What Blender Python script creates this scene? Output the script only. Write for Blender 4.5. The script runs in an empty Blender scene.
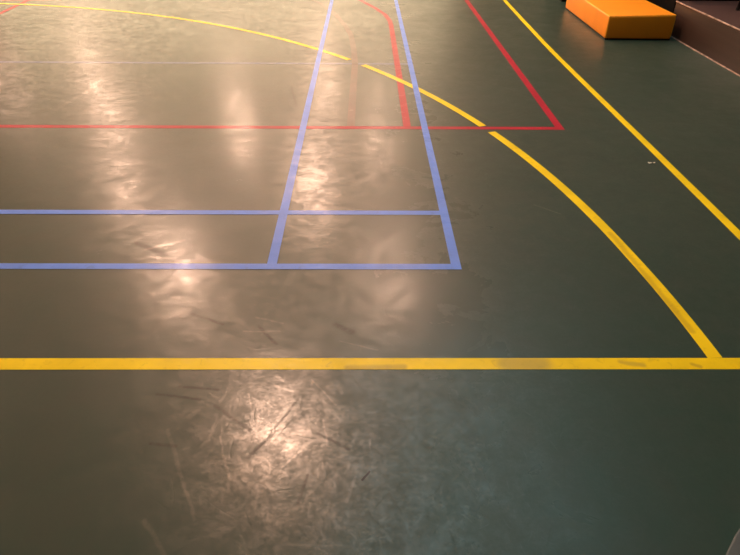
import bpy, bmesh, math, random
from mathutils import Vector
random.seed(4)
S = bpy.context.scene
C = S.collection

# ------------------------------------------------------------------ helpers
def lin(r, g, b):
    f = lambda c: (c / 255 / 12.92) if c / 255 <= 0.04045 else ((c / 255 + 0.055) / 1.055) ** 2.4
    return (f(r), f(g), f(b), 1.0)

def obj(name, bm, mat, parent=None, bevel=0, seg=2, smooth=False):
    bmesh.ops.recalc_face_normals(bm, faces=bm.faces)
    me = bpy.data.meshes.new(name); bm.to_mesh(me); bm.free()
    if mat: me.materials.append(mat)
    if smooth:
        for p in me.polygons: p.use_smooth = True
    o = bpy.data.objects.new(name, me); C.objects.link(o)
    if parent: o.parent = parent
    if bevel:
        m = o.modifiers.new('bevel', 'BEVEL'); m.width = bevel; m.segments = seg; m.limit_method = 'ANGLE'
    return o

def tag(o, label, cat, group=None):
    o['label'] = label; o['category'] = cat; o['kind'] = 'thing'
    if group: o['group'] = group
    return o

def empty(name, loc, label, cat, rz=0):
    o = bpy.data.objects.new(name, None); C.objects.link(o)
    o.location = loc; o.rotation_euler = (0, 0, rz)
    return tag(o, label, cat)

def struct(o):
    o['kind'] = 'structure'; return o

def box(bm, x0, x1, y0, y1, z0, z1):
    v = [bm.verts.new(p) for p in ((x0, y0, z0), (x1, y0, z0), (x1, y1, z0), (x0, y1, z0),
                                   (x0, y0, z1), (x1, y0, z1), (x1, y1, z1), (x0, y1, z1))]
    for f in ((3, 2, 1, 0), (4, 5, 6, 7), (0, 1, 5, 4), (1, 2, 6, 5), (2, 3, 7, 6), (3, 0, 4, 7)):
        bm.faces.new([v[i] for i in f])
    return bm

def boxbm(*a): return box(bmesh.new(), *a)

def ribbon(bm, pts, w, z1, z0=0.0001):
    """solid flat strip of width w along a polyline"""
    pts = [Vector(p) for p in pts]; n = len(pts); rows = []
    for i, p in enumerate(pts):
        a = (pts[i] - pts[i - 1]).normalized() if i else (pts[1] - pts[0]).normalized()
        b = (pts[i + 1] - pts[i]).normalized() if i < n - 1 else a
        t = (a + b).normalized(); nn = Vector((-t.y, t.x)); k = w / 2 / max(0.5, nn.dot(Vector((-a.y, a.x))))
        l, r = p + nn * k, p - nn * k
        rows.append([bm.verts.new((l.x, l.y, z0)), bm.verts.new((r.x, r.y, z0)),
                     bm.verts.new((r.x, r.y, z1)), bm.verts.new((l.x, l.y, z1))])
    for i in range(n - 1):
        for k in range(4):
            bm.faces.new((rows[i][k], rows[i][(k + 1) % 4], rows[i + 1][(k + 1) % 4], rows[i + 1][k]))
    bm.faces.new(rows[0]); bm.faces.new(rows[-1][::-1])
    return bm

# ------------------------------------------------------------------ node helpers
class NT:
    def __init__(s, name):
        s.m = bpy.data.materials.new(name); s.m.use_nodes = True
        s.t = s.m.node_tree; s.t.nodes.clear()
        s.out = s.t.nodes.new('ShaderNodeOutputMaterial')
        s.b = s.t.nodes.new('ShaderNodeBsdfPrincipled')
        s.t.links.new(s.b.outputs[0], s.out.inputs[0])
        s.pos = s.t.nodes.new('ShaderNodeNewGeometry').outputs['Position']
    def put(s, sock, v):
        if hasattr(v, 'is_output'): s.t.links.new(v, sock)
        else: sock.default_value = v
    def math(s, op, a, b=0.0, c=0.0, clamp=False):
        n = s.t.nodes.new('ShaderNodeMath'); n.operation = op; n.use_clamp = clamp
        s.put(n.inputs[0], a); s.put(n.inputs[1], b); s.put(n.inputs[2], c); return n.outputs[0]
    def vec(s, op, a, b=None, scale=None):
        n = s.t.nodes.new('ShaderNodeVectorMath'); n.operation = op
        s.put(n.inputs[0], a)
        if b is not None: s.put(n.inputs[1], b)
        if scale is not None: s.put(n.inputs['Scale'], scale)
        return n.outputs['Value'] if op in ('LENGTH', 'DOT_PRODUCT') else n.outputs[0]
    def noise(s, scale, detail=3, rough=0.55, dist=0.0, vec=None, sc3=None, off=None, color=False):
        v = vec or s.pos
        if sc3: v = s.vec('MULTIPLY', v, sc3)
        if off: v = s.vec('ADD', v, off)
        n = s.t.nodes.new('ShaderNodeTexNoise'); s.t.links.new(v, n.inputs['Vector'])
        n.inputs['Scale'].default_value = scale; n.inputs['Detail'].default_value = detail
        n.inputs['Roughness'].default_value = rough; n.inputs['Distortion'].default_value = dist
        return n.outputs['Color' if color else 'Fac']
    def rng(s, v, a, b, c=0.0, d=1.0, smooth=False):
        n = s.t.nodes.new('ShaderNodeMapRange'); n.clamp = True
        if smooth: n.interpolation_type = 'SMOOTHSTEP'
        s.put(n.inputs[0], v)
        for i, x in enumerate((a, b, c, d)): s.put(n.inputs[i + 1], x)
        return n.outputs[0]
    def mix(s, fac, a, b, mode='MIX'):
        n = s.t.nodes.new('ShaderNodeMix'); n.data_type = 'RGBA'; n.blend_type = mode
        s.put(n.inputs[0], fac); s.put(n.inputs[6], a); s.put(n.inputs[7], b); return n.outputs[2]
    def seg(s, p0, p1, w, soft=1.0, p=None):
        """mask of one stroke on the floor from p0 to p1, half-width w"""
        p = p or s.flat()
        p0 = Vector((*p0, 0)); d = Vector((*p1, 0)) - p0
        q = s.vec('SUBTRACT', p, tuple(p0))
        t = s.math('MULTIPLY', s.vec('DOT_PRODUCT', q, tuple(d)), 1 / d.length_squared, clamp=True)
        n = s.t.nodes.new('ShaderNodeVectorMath'); n.operation = 'SCALE'
        n.inputs[0].default_value = tuple(d); s.t.links.new(t, n.inputs['Scale'])
        r = s.vec('LENGTH', s.vec('SUBTRACT', q, n.outputs[0]))
        return s.rng(r, w * (1 - 0.7 * soft), w * (1 + 0.6 * soft), 1, 0, True)
    def flat(s):
        if not hasattr(s, '_flat'):
            nz = s.vec('SUBTRACT', s.noise(14, 2, color=True), (0.5, 0.5, 0.5))
            nz = s.vec('SCALE', nz, scale=0.014)
            s._flat = s.vec('MULTIPLY', s.vec('ADD', s.pos, nz), (1, 1, 0))
        return s._flat
    def strokes(s, scale, halfw, lenw, off, squash=1.0, jitter=1.0):
        """random short straight strokes, one per voronoi cell, each at its own angle"""
        v = s.vec('MULTIPLY', s.vec('ADD', s.flat(), off), (scale, scale * squash, 0))
        n = s.t.nodes.new('ShaderNodeTexVoronoi'); n.voronoi_dimensions = '2D'
        n.inputs['Scale'].default_value = 1.0; n.inputs['Randomness'].default_value = jitter
        s.t.links.new(v, n.inputs['Vector'])
        q = s.vec('SUBTRACT', v, n.outputs['Position'])
        q = s.vec('MULTIPLY', q, (1, 1, 0))
        sp = s.t.nodes.new('ShaderNodeSeparateColor'); s.t.links.new(n.outputs['Color'], sp.inputs[0])
        r = s.t.nodes.new('ShaderNodeVectorRotate'); r.rotation_type = 'Z_AXIS'
        s.t.links.new(q, r.inputs['Vector'])
        s.t.links.new(s.math('MULTIPLY', sp.outputs[0], 6.283), r.inputs['Angle'])
        sx = s.t.nodes.new('ShaderNodeSeparateXYZ'); s.t.links.new(r.outputs[0], sx.inputs[0])
        curve = s.math('MULTIPLY', s.math('MULTIPLY', sx.outputs[0], sx.outputs[0]), s.math('SUBTRACT', sp.outputs[1], 0.5))
        y = s.math('ABSOLUTE', s.math('ADD', sx.outputs[1], curve)); x = s.math('ABSOLUTE', sx.outputs[0])
        m = s.math('MULTIPLY', s.rng(y, halfw * 0.3, halfw * 1.5, 1, 0, True), s.rng(x, lenw * 0.5, lenw, 1, 0, True))
        return s.math('MULTIPLY', m, s.rng(sp.outputs[2], 0.25, 0.9, 0.0, 1.0))
    def bump(s, h, strength, dist=0.001, normal=None):
        n = s.t.nodes.new('ShaderNodeBump'); n.inputs['Strength'].default_value = strength
        n.inputs['Distance'].default_value = dist
        s.t.links.new(h, n.inputs['Height'])
        if normal: s.t.links.new(normal, n.inputs['Normal'])
        return n.outputs[0]
    def set(s, **k):
        for a, v in k.items(): s.put(s.b.inputs[a.replace('_', ' ')], v)
        return s

GLOSS_R, COAT_W, COAT_R = 0.46, 0.46, 0.215

def lacquer(s, base_col, spec=0.22, dull=None, shiny=None):
    """the worn polyurethane finish shared by the floor and its taped lines"""
    st1 = s.strokes(7.0, 0.014, 0.45, (3.1, 1.7, 0))
    st2 = s.strokes(11.0, 0.026, 0.48, (0.3, 5.2, 0))
    st3 = s.strokes(38.0, 0.09, 0.48, (7.7, 2.2, 0))
    fine = s.noise(90, 1, 0.5)
    mid = s.noise(22, 2.5, 0.6, 0.2)
    big = s.noise(1.3, 3, 0.5)
    st4 = s.strokes(22.0, 0.035, 0.48, (2.9, 8.8, 0))
    s1 = s.math('MAXIMUM', st1, s.math('MAXIMUM', st2, s.math('MULTIPLY', st3, 0.7)))
    h = s.math('ADD', s.math('MULTIPLY', mid, 1.0), s.math('MULTIPLY', s1, -0.14))
    h = s.math('ADD', h, s.math('MULTIPLY', fine, 0.07))
    nrm = s.bump(h, 0.5, 0.0008)
    blot = s.noise(4, 5, 0.7, 0.4)
    cr = s.rng(blot, 0.3, 0.7, COAT_R - 0.03, COAT_R + 0.06)
    grain = s.math('MULTIPLY', s.rng(s.noise(70, 4, 0.8, 0.0), 0.33, 0.67, 0.35, 1.65), s.rng(s.noise(15, 4, 0.72, 0.3), 0.36, 0.64, 0.52, 1.48))
    sx = s.t.nodes.new('ShaderNodeSeparateXYZ'); s.t.links.new(s.pos, sx.inputs[0])
    edge = s.rng(s.math('ADD', sx.outputs[0], s.math('MULTIPLY', s.math('SUBTRACT', big, 0.5), 0.6)), -0.1, 0.75, 0, 1, True)   # less walked-on side
    keep = s.math('SUBTRACT', 1.0, s.math('MULTIPLY', edge, 0.8))
    grain = s.math('ADD', 1.0, s.math('MULTIPLY', s.math('SUBTRACT', grain, 1.0), keep))
    cr = s.math('ADD', cr, s.math('MULTIPLY', edge, 0.09))
    cw = s.math('MULTIPLY', s.rng(blot, 0.3, 0.7, 1.15, 0.75), s.math('MULTIPLY', grain, COAT_W))
    cw = s.math('MULTIPLY', cw, s.math('SUBTRACT', 1.0, s.math('MULTIPLY', s.math('MULTIPLY', st2, 0.6), keep)))
    cw = s.math('MULTIPLY', cw, s.math('ADD', 1.0, s.math('MULTIPLY', s.math('MULTIPLY', st4, 1.1), keep)))
    if dull: cw = s.math('MULTIPLY', cw, s.math('SUBTRACT', 1.0, s.math('MULTIPLY', dull, 0.65)))
    if shiny: cw = s.math('MULTIPLY', cw, s.math('ADD', 1.0, s.math('MULTIPLY', shiny, 0.8)))
    cw = s.math('MULTIPLY', cw, 1.0 if spec > 0.15 else 0.62, clamp=True)
    s.set(Base_Color=base_col, Roughness=s.rng(big, 0.3, 0.7, GLOSS_R - 0.04, GLOSS_R + 0.04),
          Coat_Weight=cw, Coat_Roughness=cr, Coat_Normal=nrm, Specular_IOR_Level=spec)
    s.put(s.b.inputs['Normal'], s.bump(h, 0.25, 0.0012))
    return s1

# ------------------------------------------------------------------ materials
def mat_floor():
    s = NT('sports_floor_green')
    n1 = s.rng(s.noise(0.9, 4, 0.6), 0.3, 0.7)
    n2 = s.rng(s.noise(7, 4, 0.6, 0.5), 0.35, 0.7)
    base = s.mix(n1, (0.015, 0.043, 0.030, 1), (0.021, 0.051, 0.036, 1))
    base = s.mix(s.math('MULTIPLY', n2, 0.35), base, (0.036, 0.047, 0.035, 1))
    # individual old scuffs: dark rubber marks and pale scratches
    dark = [((-0.370, 1.650), (-0.298, 1.554), .006), ((-0.449, 1.275), (-0.331, 1.177), .006),
            ((-0.321, 1.078), (-0.255, 1.170), .006), ((-0.130, 1.162), (-0.040, 1.108), .005),
            ((-0.973, 2.209), (-0.828, 2.114), .013), ((-0.101, 1.656), (-0.040, 1.617), .012),
            ((-0.640, 1.32), (-0.50, 1.30), .005), ((-0.62, 1.72), (-0.50, 1.66), .006),
            ((-0.575, 1.352), (-0.455, 1.338), .005), ((-0.60, 1.13), (-0.53, 1.12), .005), ((-0.20, 1.30), (-0.26, 1.18), .004), ((-0.15, 1.02), (-0.17, 0.93), .005), ((-0.52, 4.35), (-0.45, 3.95), .007)]
    pale = [((-0.163, 1.381), (-0.083, 1.274), .004), ((-0.565, 1.178), (-0.484, 1.013), .007),
            ((-0.484, 1.013), (-0.421, 0.889), .006), ((-0.546, 0.889), (-0.471, 0.797), .007),
            ((-2.019, 3.865), (-1.937, 4.350), .018), ((-0.080, 1.569), (0.049, 1.523), .004),
            ((0.826, 2.564), (0.923, 2.475), .006), ((-0.022, 1.015), (-0.042, 0.939), .005),
            ((0.019, 1.140), (0.022, 1.105), .004), ((-0.39, 1.70), (-0.29, 1.665), .006), ((-0.42, 1.62), (-0.29, 1.62), .005), ((-0.36, 1.33), (-0.33, 1.25), .004), ((-0.28, 1.36), (-0.22, 1.33), .004), ((-0.12, 1.22), (-0.10, 1.12), .004), ((-0.22, 1.05), (-0.16, 1.12), .004), ((-0.92, 2.16), (-0.78, 2.23), .012), ((-0.88, 2.10), (-0.72, 2.07), .008), ((-0.41, 1.15), (-0.36, 1.02), .004)]
    base = s.mix(1.0, base, base)
    dull = shiny = 0.0
    brk = s.rng(s.noise(45, 3, 0.7), 0.34, 0.55, 0.3, 1.0)
    for a, b, w in dark:
        k = s.math('MULTIPLY', s.seg(a, b, w), brk); dull = s.math('MAXIMUM', dull, k)
        base = s.mix(s.math('MULTIPLY', k, 0.6), base, (0.010, 0.012, 0.010, 1))
    k = s.seg((-0.003, 1.005), (0.016, 1.031), .0034, 0.4); dull = s.math('MAXIMUM', dull, k)
    base = s.mix(k, base, (0.002, 0.002, 0.003, 1))
    for a, b, w in pale:
        k = s.math('MULTIPLY', s.seg(a, b, w * 0.8), brk); shiny = s.math('MAXIMUM', shiny, k)
        base = s.mix(s.math('MULTIPLY', k, 0.14), base, (0.20, 0.18, 0.14, 1))
    s1 = lacquer(s, base, 0.22, dull, shiny)
    base = s.mix(s.math('MULTIPLY', s1, 0.012), base, (0.11, 0.11, 0.09, 1))
    s.set(Base_Color=base)
    return s.m

def mat_tape(name, col, worn=0.0, patch=None, thresh=0.55, spec=0.10):
    s = NT(name)
    v = s.rng(s.noise(6, 3), 0.3, 0.7, 0.88, 1.06)
    c = s.mix(1.0, col, (1, 1, 1, 1), 'MULTIPLY')
    n = s.t.nodes.new('ShaderNodeHueSaturation'); s.put(n.inputs['Value'], v); s.put(n.inputs['Color'], c)
    c = n.outputs[0]
    floor = (0.050, 0.055, 0.044, 1)
    if worn: c = s.mix(s.rng(s.noise(5, 5, 0.7, 0.5), thresh - 0.25, thresh + 0.2, worn * 0.6, worn), c, floor)
    dirt = s.rng(s.noise(26, 5, 0.7, 1.0), 0.56, 0.75, 0.0, 0.45)
    c = s.mix(dirt, c, s.mix(0.55, c, floor))
    if patch:
        for (a, b, w, k, pc) in patch:
            c = s.mix(s.math('MULTIPLY', s.seg(a, b, w), k), c, pc)
    lacquer(s, c, spec)
    return s.m

YEL = (0.87, 0.67, 0.004, 1)
M = {}
M['floor'] = mat_floor()
M['yellow'] = mat_tape('yellow_line_vinyl', YEL, 0.0, [
    ((0.475, 1.454), (0.585, 1.452), .035, 0.55, (0.30, 0.27, 0.09, 1)),
    ((-0.05, 1.437), (0.13, 1.440), .012, 0.5, (0.33, 0.25, 0.04, 1)),
    ((0.85, 1.462), (0.92, 1.448), .010, 0.5, (0.33, 0.25, 0.05, 1)),
    ((1.085, 1.452), (1.105, 1.443), .008, 0.5, (0.33, 0.22, 0.03, 1)),
    ((1.10, 2.30), (1.16, 1.62), .012, 0.4, (0.40, 0.24, 0.02, 1))])
M['red'] = mat_tape('red_line_vinyl', (0.44, 0.006, 0.035, 1), 0.10)
M['blue'] = mat_tape('blue_line_vinyl', (0.14, 0.31, 0.95, 1), 0.15)
M['blue_faded'] = mat_tape('faded_blue_line', (0.17, 0.25, 0.50, 1), 0.66, thresh=0.5, spec=0.22)
M['red_ghost'] = mat_tape('ghost_red_line', (0.22, 0.06, 0.05, 1), 0.90, thresh=0.45, spec=0.22)
M['red_faded'] = mat_tape('faded_red_line', (0.50, 0.08, 0.05, 1), 0.55, thresh=0.5, spec=0.22)

def simple(name, col, rough=0.5, nscale=8, amt=0.15, bump=0.0, bscale=80, coat=0, coat_r=0.2, sc3=None, spec=0.5):
    s = NT(name)
    v = s.rng(s.noise(nscale, 4, sc3=sc3), 0.3, 0.7, 1 - amt, 1 + amt)
    n = s.t.nodes.new('ShaderNodeHueSaturation'); s.put(n.inputs['Value'], v); s.put(n.inputs['Color'], col)
    s.set(Base_Color=n.outputs[0], Roughness=rough, Specular_IOR_Level=spec, Coat_Weight=coat, Coat_Roughness=coat_r)
    if bump: s.put(s.b.inputs['Normal'], s.bump(s.noise(bscale, 3), bump, 0.001))
    return s.m

M['foam'] = simple('orange_vinyl_cover', (0.92, 0.31, 0.004, 1), 0.5, 4, 0.06, 0.25, 30)
M['foam_highlight'] = simple('yellow_edge_highlight', (0.95, 0.45, 0.02, 1), 0.4, 6, 0.06)  # lighter tone stands for the edge highlights of the block
M['black_rubber'] = simple('black_rubber', (0.006, 0.006, 0.006, 1), 0.7)
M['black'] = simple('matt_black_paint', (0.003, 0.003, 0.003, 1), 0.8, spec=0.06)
M['dark_steel'] = simple('dark_painted_steel', (0.010, 0.007, 0.008, 1), 0.5)
M['brown_wood'] = simple('dark_brown_wood', (0.030, 0.015, 0.0105, 1), 0.5, 3, 0.35, 0.1, 60, 0.25, 0.3, (1, .15, 6))
M['brown_lino'] = simple('brown_deck_covering', (0.052, 0.026, 0.023, 1), 0.5, 2, 0.2, 0.1, 90)
M['platform_highlight'] = simple('pale_edge_highlight', (0.46, 0.34, 0.28, 1), 0.35, 12, 0.7)  # pale colour imitates highlights along the platform's edges
M['paper'] = simple('white_paper', (0.80, 0.78, 0.68, 1), 0.8)
M['grey_mat'] = simple('grey_vinyl', (0.072, 0.095, 0.10, 1), 0.7, 10, 0.1, 0.3, 120)
M['wall_cream'] = simple('cream_plaster', (0.66, 0.50, 0.34, 1), 0.85, 1, 0.05)
M['wall_wood'] = simple('dark_wood_panelling', (0.045, 0.027, 0.018, 1), 0.6, 2, 0.3, sc3=(1, 1, .1))
M['ceiling'] = simple('ceiling_boards', (0.36, 0.27, 0.18, 1), 0.9, 1, 0.1)

# ------------------------------------------------------------------ setting
X0, X1, Y0, Y1, ZC = -18.0, 5.2, -2.2, 30.0, 7.0
struct(obj('floor', boxbm(X0, X1, Y0, Y1, -0.2, 0), M['floor']))
struct(obj('ceiling', boxbm(X0, X1, Y0, Y1, ZC, ZC + 0.2), M['ceiling']))
struct(obj('wall_far', boxbm(X0, X1, Y1, Y1 + 0.2, 0, ZC), M['wall_cream']))
struct(obj('wall_back', boxbm(X0, X1, Y0 - 0.2, Y0, 0, ZC), M['wall_wood']))
struct(obj('wall_left', boxbm(X0 - 0.2, X0, Y0, Y1, 0, ZC), M['wall_cream']))
struct(obj('wall_right', boxbm(X1, X1 + 0.2, Y0, Y1, 0, ZC), M['wall_wood']))

# added glowing panel on the far wall, puts warm haze on the floor
s_ = NT('warm_glow'); s_.set(Base_Color=(0.7, 0.7, 0.68, 1), Roughness=0.6, Emission_Color=(1.0, 0.79, 0.47, 1), Emission_Strength=2.6)
struct(obj('glow_panel_1', boxbm(-17.0, 4.0, Y1 - 0.04, Y1, 1.2, 6.6), s_.m))

# ------------------------------------------------------------------ court lines
def line(name, pieces, w, mat, z, label, cat='court line'):
    bm = bmesh.new()
    for p in pieces: ribbon(bm, p, w, z, z - 0.0003)
    return tag(obj(name, bm, M[mat]), label, cat)

ZR, ZY, ZB = 0.0006, 0.0010, 0.0014     # later tapes lie over earlier ones
YB = 1.455
line('court_line', [[(-7.0, YB), (1.62, YB), (2.2, YB)]], 0.054, 'yellow', ZY,
     'straight yellow line running across the whole width of the near floor')
cx, cy, R = -4.824, 1.392, 5.990
def arc(a0, a1, n=48):
    return [(cx + (R + 0.012 * max(0.0, 1 - (a0 + (a1 - a0) * i / n) / 7)) * math.cos(math.radians(a0 + (a1 - a0) * i / n)), cy + R * math.sin(math.radians(a0 + (a1 - a0) * i / n))) for i in range(n + 1)]
ang = lambda x, y: math.degrees(math.atan2(y - cy, x - cx))
a_red0, a_red1 = ang(0.795, 3.512), ang(0.765, 3.612)
a_gap0, a_gap1 = ang(-0.022, 4.934), ang(-0.130, 5.094)
line('court_line', [arc(0.87, a_red0, 30), arc(a_red1, a_gap0, 20), arc(a_gap1, 90, 50) + [(-6.2, cy + R)]], 0.050, 'yellow', ZY,
     'curved yellow line sweeping from top left down to the straight yellow line')
line('court_line', [[(1.676, 1.90), (1.672, 2.3), (1.663, 3.25), (1.650, 4.3), (1.641, 5.2), (1.643, 5.8), (1.655, 6.7), (1.672, 7.73), (1.70, 13.0)]], 0.044, 'yellow', ZY,
     'straight yellow line on the right, passing left of the orange block')
line('court_line', [[(-6.0, 3.571), (1.242, 3.571)]], 0.045, 'red', ZR,
     'long red line across the floor, ending at the sharp corner on the right')
line('court_line', [[(1.217, 3.5945), (1.217, 12.0)]], 0.048, 'red', ZR,
     'straight red line running away from the sharp right-hand red corner')
line('court_line', [[(0.270, 3.5945), (0.274, 6.35), (0.268, 6.58), (0.226, 6.88), (0.126, 7.22), (-0.045, 7.68), (-0.19, 8.05), (-0.4, 8.5)]], 0.047, 'red', ZR,
     'red line that bends to the left at the top, beside the right-hand blue line')
line('court_line', [[(-3.80, 3.5945), (-3.835, 6.814), (-3.88, 7.65), (-3.89, 8.4)]], 0.050, 'red', ZR,
     'short piece of red line cutting the top left corner')
line('court_line', [[(-4.9, 7.46), (-4.1, 7.50), (-3.87, 7.53), (-3.5, 7.56)]], 0.05, 'red_faded', 0.00035,
     'faded reddish stripe along the very top left edge, above the curved yellow line')
line('court_line', [[(-0.95, 8.0), (-0.608, 7.659), (-0.466, 7.40), (-0.306, 6.87), (-0.187, 6.37), (-0.12, 5.955), (-0.084, 5.412), (-0.070, 4.948), (-0.076, 4.308), (-0.079, 3.5945)]], 0.05, 'red_ghost', 0.0007,
     'barely visible ghost of an old red curve between the two blue lines')
line('court_line', [[(0.378, 2.0085 + .0395), (0.378, 9.0)]], 0.040, 'blue', ZB,
     'right-hand of the two blue lines running away from the camera')
line('court_line', [[(-0.374, 2.048), (-0.374, 9.0)]], 0.040, 'blue', ZB,
     'left-hand of the two blue lines running away from the camera')
line('court_line', [[(-5.0, 2.028), (0.398, 2.028)]], 0.040, 'blue', ZB,
     'nearest blue line across the floor, ending at the blue corner')
line('court_line', [[(-5.0, 2.482), (-0.394, 2.482)], [(-0.354, 2.482), (0.358, 2.482)]], 0.040, 'blue', ZB,
     'second blue line across the floor, just behind the nearest blue one')
line('court_line', [[(-6.0, 4.985), (-0.354, 4.985), (0.358, 4.985)]], 0.040, 'blue_faded', 0.00035,
     'faded, worn blue line across the floor behind the long red line')

# ------------------------------------------------------------------ orange foam block
FX, FY, FW, FL, FH = 2.248, 5.815, 0.612, 1.425, 0.206
fb = empty('foam_block', (FX + FW / 2, FY + FL / 2, 0), 'orange vinyl foam block lying beside the brown platform', 'gym mat', math.radians(-1.0))
hx, hy = FW / 2, FL / 2
obj('base', boxbm(-hx + .006, hx - .006, -hy + .006, hy - .006, 0, 0.018), M['black_rubber'], fb)  # thin black slab set in slightly under the cover
cv = boxbm(-hx, hx, -hy, hy, 0.008, FH); cv.verts.ensure_lookup_table()
cv.verts[5].co.z += 0.016                                   # the soft top stands a little proud at this corner
body = obj('cover', cv, M['foam'], fb, 0.018, 4, True)
def tube(bm, pts, r, n=8, closed=False):
    pts = [Vector(p) for p in pts]; rings = []; N = len(pts)
    for i, p in enumerate(pts):
        a = pts[(i + 1) % N] if (closed or i < N - 1) else p
        b = pts[i - 1] if (closed or i) else p
        t = (a - b).normalized(); u = t.orthogonal().normalized() if abs(t.z) > .9 else t.cross(Vector((0, 0, 1))).normalized()
        v = t.cross(u)
        rings.append([bm.verts.new(p + u * r * math.cos(2 * math.pi * k / n) + v * r * math.sin(2 * math.pi * k / n)) for k in range(n)])
    for i in range(N if closed else N - 1):
        A, B = rings[i], rings[(i + 1) % N]
        for k in range(n): bm.faces.new((A[k], A[(k + 1) % n], B[(k + 1) % n], B[k]))
    if not closed: bm.faces.new(rings[0][::-1]); bm.faces.new(rings[-1])
    return bm
e = 0.007
obj('rim_highlight', tube(bmesh.new(), [(-hx + e, -hy + e, FH - e), (hx - e, -hy + e, FH - e + .016), (hx - e, hy - e, FH - e), (-hx + e, hy - e, FH - e)], 0.006, 8, True), M['foam_highlight'], fb)  # light rim tube, the top-edge highlight put into its colour
for sx, sy in ((-1, -1), (1, -1), (1, 1), (-1, 1)):
    obj('corner_highlight', tube(bmesh.new(), [(sx * (hx - e), sy * (hy - e), 0.03), (sx * (hx - e), sy * (hy - e), FH - .012)], 0.005), M['foam_highlight'], fb)  # light upright tubes painting the highlight on the corners

# ------------------------------------------------------------------ brown platform with its chair
PX, PY, PH = 2.917, 6.045, 0.300
pf = empty('platform', (PX, 2.0, 0), 'low dark brown platform with a painted top-edge highlight along the right side', 'platform')
W, L0, L1 = X1 - 0.02 - PX, -3.6, PY - 2.0
obj('riser_panel', boxbm(0.004, 0.030, L0, L1, 0, PH - .022), M['brown_wood'], pf)
obj('end_panel', boxbm(0.030, W, L1 - .026, L1, 0, PH - .022), M['brown_wood'], pf)
obj('deck', boxbm(0.006, W, L0, L1, PH - .022, PH), M['brown_lino'], pf)
obj('top_edge_highlight', boxbm(-0.003, 0.006, L0, L1 + .004, PH - .010, PH + .001), M['platform_highlight'], pf, 0.002)  # pale strip painting the highlight on the top edge
obj('base_glint', boxbm(-0.003, 0.004, L0, L1, 0.0, 0.006), M['platform_highlight'], pf)  # pale strip painting the reflection along the foot of the riser

def chair():
    t = empty('chair', (3.50, 5.42, PH + 0.0015), 'dark chair on the brown platform, only a leg tip showing at the top right', 'chair', 0.0)
    s = 0.20
    for x, y in ((-1, 1), (1, 1), (-1, -1), (1, -1)):
        bm = tube(bmesh.new(), [(x * (s + .03), y * (s + .0), 0.012), (x * s, y * s, 0.44)], 0.013, 10)
        lg = obj('leg', bm, M['dark_steel'], t, smooth=True)
        b2 = tube(bmesh.new(), [(x * (s + .03), y * s, 0.0), (x * (s + .03), y * s, 0.022)], 0.016, 10)
        obj('foot_cap', b2, M['black_rubber'], lg)
    obj('seat', boxbm(-.22, .22, -.22, .22, .44, .465), M['brown_wood'], t, 0.01)
    for x in (-1, 1):
        obj('back_post', tube(bmesh.new(), [(.2, x * .2, .46), (.23, x * .2, .68), (.27, x * .2, .84)], 0.012, 10), M['dark_steel'], t, smooth=True)
    obj('backrest', boxbm(.225, .245, -.21, .21, .62, .82), M['brown_wood'], t, 0.008)
chair()

# ------------------------------------------------------------------ added black bodies filling the black areas behind the block
cb = empty('black_filler', (3.35, 7.62, 0), 'black filler block standing behind the orange foam block', 'black_filler')
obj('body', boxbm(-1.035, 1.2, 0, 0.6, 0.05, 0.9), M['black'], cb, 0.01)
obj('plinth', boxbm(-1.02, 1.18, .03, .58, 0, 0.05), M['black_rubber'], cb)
obj('front_panel', boxbm(-1.02, .06, -.018, 0, 0.07, 0.88), M['black'], cb, 0.004)
obj('front_panel', boxbm(.08, 1.18, -.018, 0, 0.07, 0.88), M['black'], cb, 0.004)

cr = empty('gap_filler', (3.30, 6.72, 0), 'black filler body in the dark gap between the orange block and the platform end', 'gap_filler')  # black body added to fill the gap beside the platform end
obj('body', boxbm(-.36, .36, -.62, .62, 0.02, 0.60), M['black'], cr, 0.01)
obj('top_slab', boxbm(-.37, .37, -.63, .63, 0.60, 0.64), M['black'], cr, 0.006)
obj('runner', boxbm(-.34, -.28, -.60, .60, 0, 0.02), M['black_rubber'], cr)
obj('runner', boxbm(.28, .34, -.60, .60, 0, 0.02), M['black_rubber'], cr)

# ------------------------------------------------------------------ small bits
def scrap(x, y, sx, sy, rz, label):
    bm = bmesh.new(); g = []
    for i in range(5):
        for j in range(4):
            g.append(bm.verts.new(((i / 4 - .5) * sx + random.uniform(-.1, .1) * sx / 3, (j / 3 - .5) * sy + random.uniform(-.1, .1) * sy / 3, random.uniform(0.0015, 0.006))))
    for i in range(4):
        for j in range(3):
            bm.faces.new((g[i * 4 + j], g[i * 4 + j + 1], g[(i + 1) * 4 + j + 1], g[(i + 1) * 4 + j]))
    o = obj('paper_scrap', bm, M['paper']); o.location = (x, y, 0.0006); o.rotation_euler.z = rz
    m = o.modifiers.new('thick', 'SOLIDIFY'); m.thickness = 0.001
    return tag(o, label, 'scrap')
scrap(1.573, 3.052, 0.020, 0.014, 0.1, 'larger, brighter white paper scrap left of the right-hand yellow line')
scrap(1.597, 3.055, 0.011, 0.010, 0.5, 'tiny paler scrap between the white scrap and the right-hand yellow line')

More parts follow.
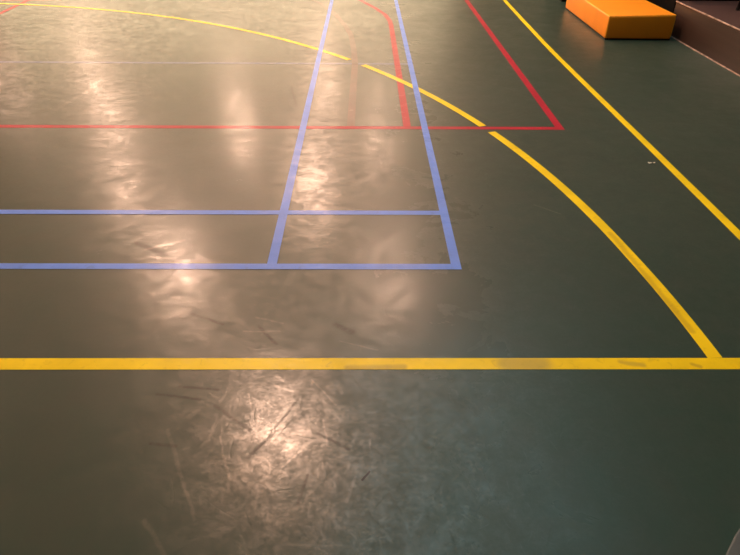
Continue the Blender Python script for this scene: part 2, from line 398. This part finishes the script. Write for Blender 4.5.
# grey padded mat whose corner pokes into the bottom right
bm = bmesh.new(); H = 0.014
outline = [(0.72, 0.60), (0.845, 0.735), (0.885, 0.780), (0.925, 0.822), (0.975, 0.865), (1.05, 0.90), (1.5, 0.90), (1.5, 0.60)]
lo = [bm.verts.new((x - .016, y + .014, 0)) for x, y in outline]; hi = [bm.verts.new((x - .016, y + .014, H)) for x, y in outline]
bm.faces.new(lo[::-1]); bm.faces.new(hi)
for i in range(len(lo)):
    j = (i + 1) % len(lo); bm.faces.new((lo[i], lo[j], hi[j], hi[i]))
tag(obj('floor_mat', bm, M['grey_mat'], None, 0.004, 3), 'grey mat poking into the bottom right corner', 'mat')

# ------------------------------------------------------------------ light
def lamp(x, y, power, col=(1.0, 0.62, 0.44), r=0.28, z=6.5):
    l = bpy.data.lights.new('hall_and_fill_lamp', 'POINT'); l.energy = power; l.color = col; l.shadow_soft_size = r
    o = bpy.data.objects.new('hall_and_fill_lamp', l); o.location = (x, y, z); C.objects.link(o)
P = 1150
for x, y, k, r in ((-1.40, 6.85, .84, .36), (-4.21, 11.4, .68, .30), (0.60, 11.1, .44, .22), (-1.51, 15.9, .62, .26), (-6.9, 15.6, .22, .26), (-8.7, 20.3, .24, .28),
                (-4.36, 20.4, .36, .26), (0.56, 19.5, .30, .24), (-1.62, 25.2, .28, .26), (-11.4, 25.5, .2, .30), (-12.0, 7.0, 1.4, .32),  # last one in this row is unseen fill, added for diffuse light
                (-12.0, 12.5, .5, .30), (-14.2, 24.0, .22, .8)):  # the wide lamp is added to brighten the far-left floor
    lamp(x, y, P * k, r=r)
# added cool fill light overhead, tints the sheen of the near floor
l = bpy.data.lights.new('cool_fill', 'AREA'); l.shape = 'RECTANGLE'; l.size = 3.8; l.size_y = 6.5; l.energy = 170; l.color = (0.50, 0.90, 1.0)
o = bpy.data.objects.new('cool_fill', l); o.location = (1.5, 5.9, 6.9); C.objects.link(o)

w = bpy.data.worlds.new('world'); S.world = w; w.use_nodes = True
w.node_tree.nodes['Background'].inputs[0].default_value = (0.5, 0.45, 0.4, 1)
w.node_tree.nodes['Background'].inputs[1].default_value = 0.05

# ------------------------------------------------------------------ camera
t, pan, roll, Hc, F = 0.6083218647, 0.0133112908, 0.0087281503, 1.3591134, 600.0
fwd = Vector((math.sin(pan) * math.cos(t), math.cos(pan) * math.cos(t), -math.sin(t)))
r = Vector((math.cos(pan), -math.sin(pan), 0)); u = r.cross(fwd)
r2 = r * math.cos(roll) + u * math.sin(roll); u2 = -r * math.sin(roll) + u * math.cos(roll)
cd = bpy.data.cameras.new('camera'); cam = bpy.data.objects.new('camera', cd); C.objects.link(cam)
from mathutils import Matrix
m = Matrix((r2, u2, -fwd)).transposed().to_4x4(); m.translation = (0, 0, Hc)
cam.matrix_world = m
cd.sensor_fit = 'HORIZONTAL'; cd.sensor_width = 36.0; cd.lens = F / 740 * 36.0; cd.clip_start = 0.05
S.camera = cam

S.view_settings.view_transform = 'Standard'; S.view_settings.look = 'None'
S.view_settings.gamma = 1.0; S.view_settings.use_curve_mapping = False
S.view_settings.exposure = 0.0
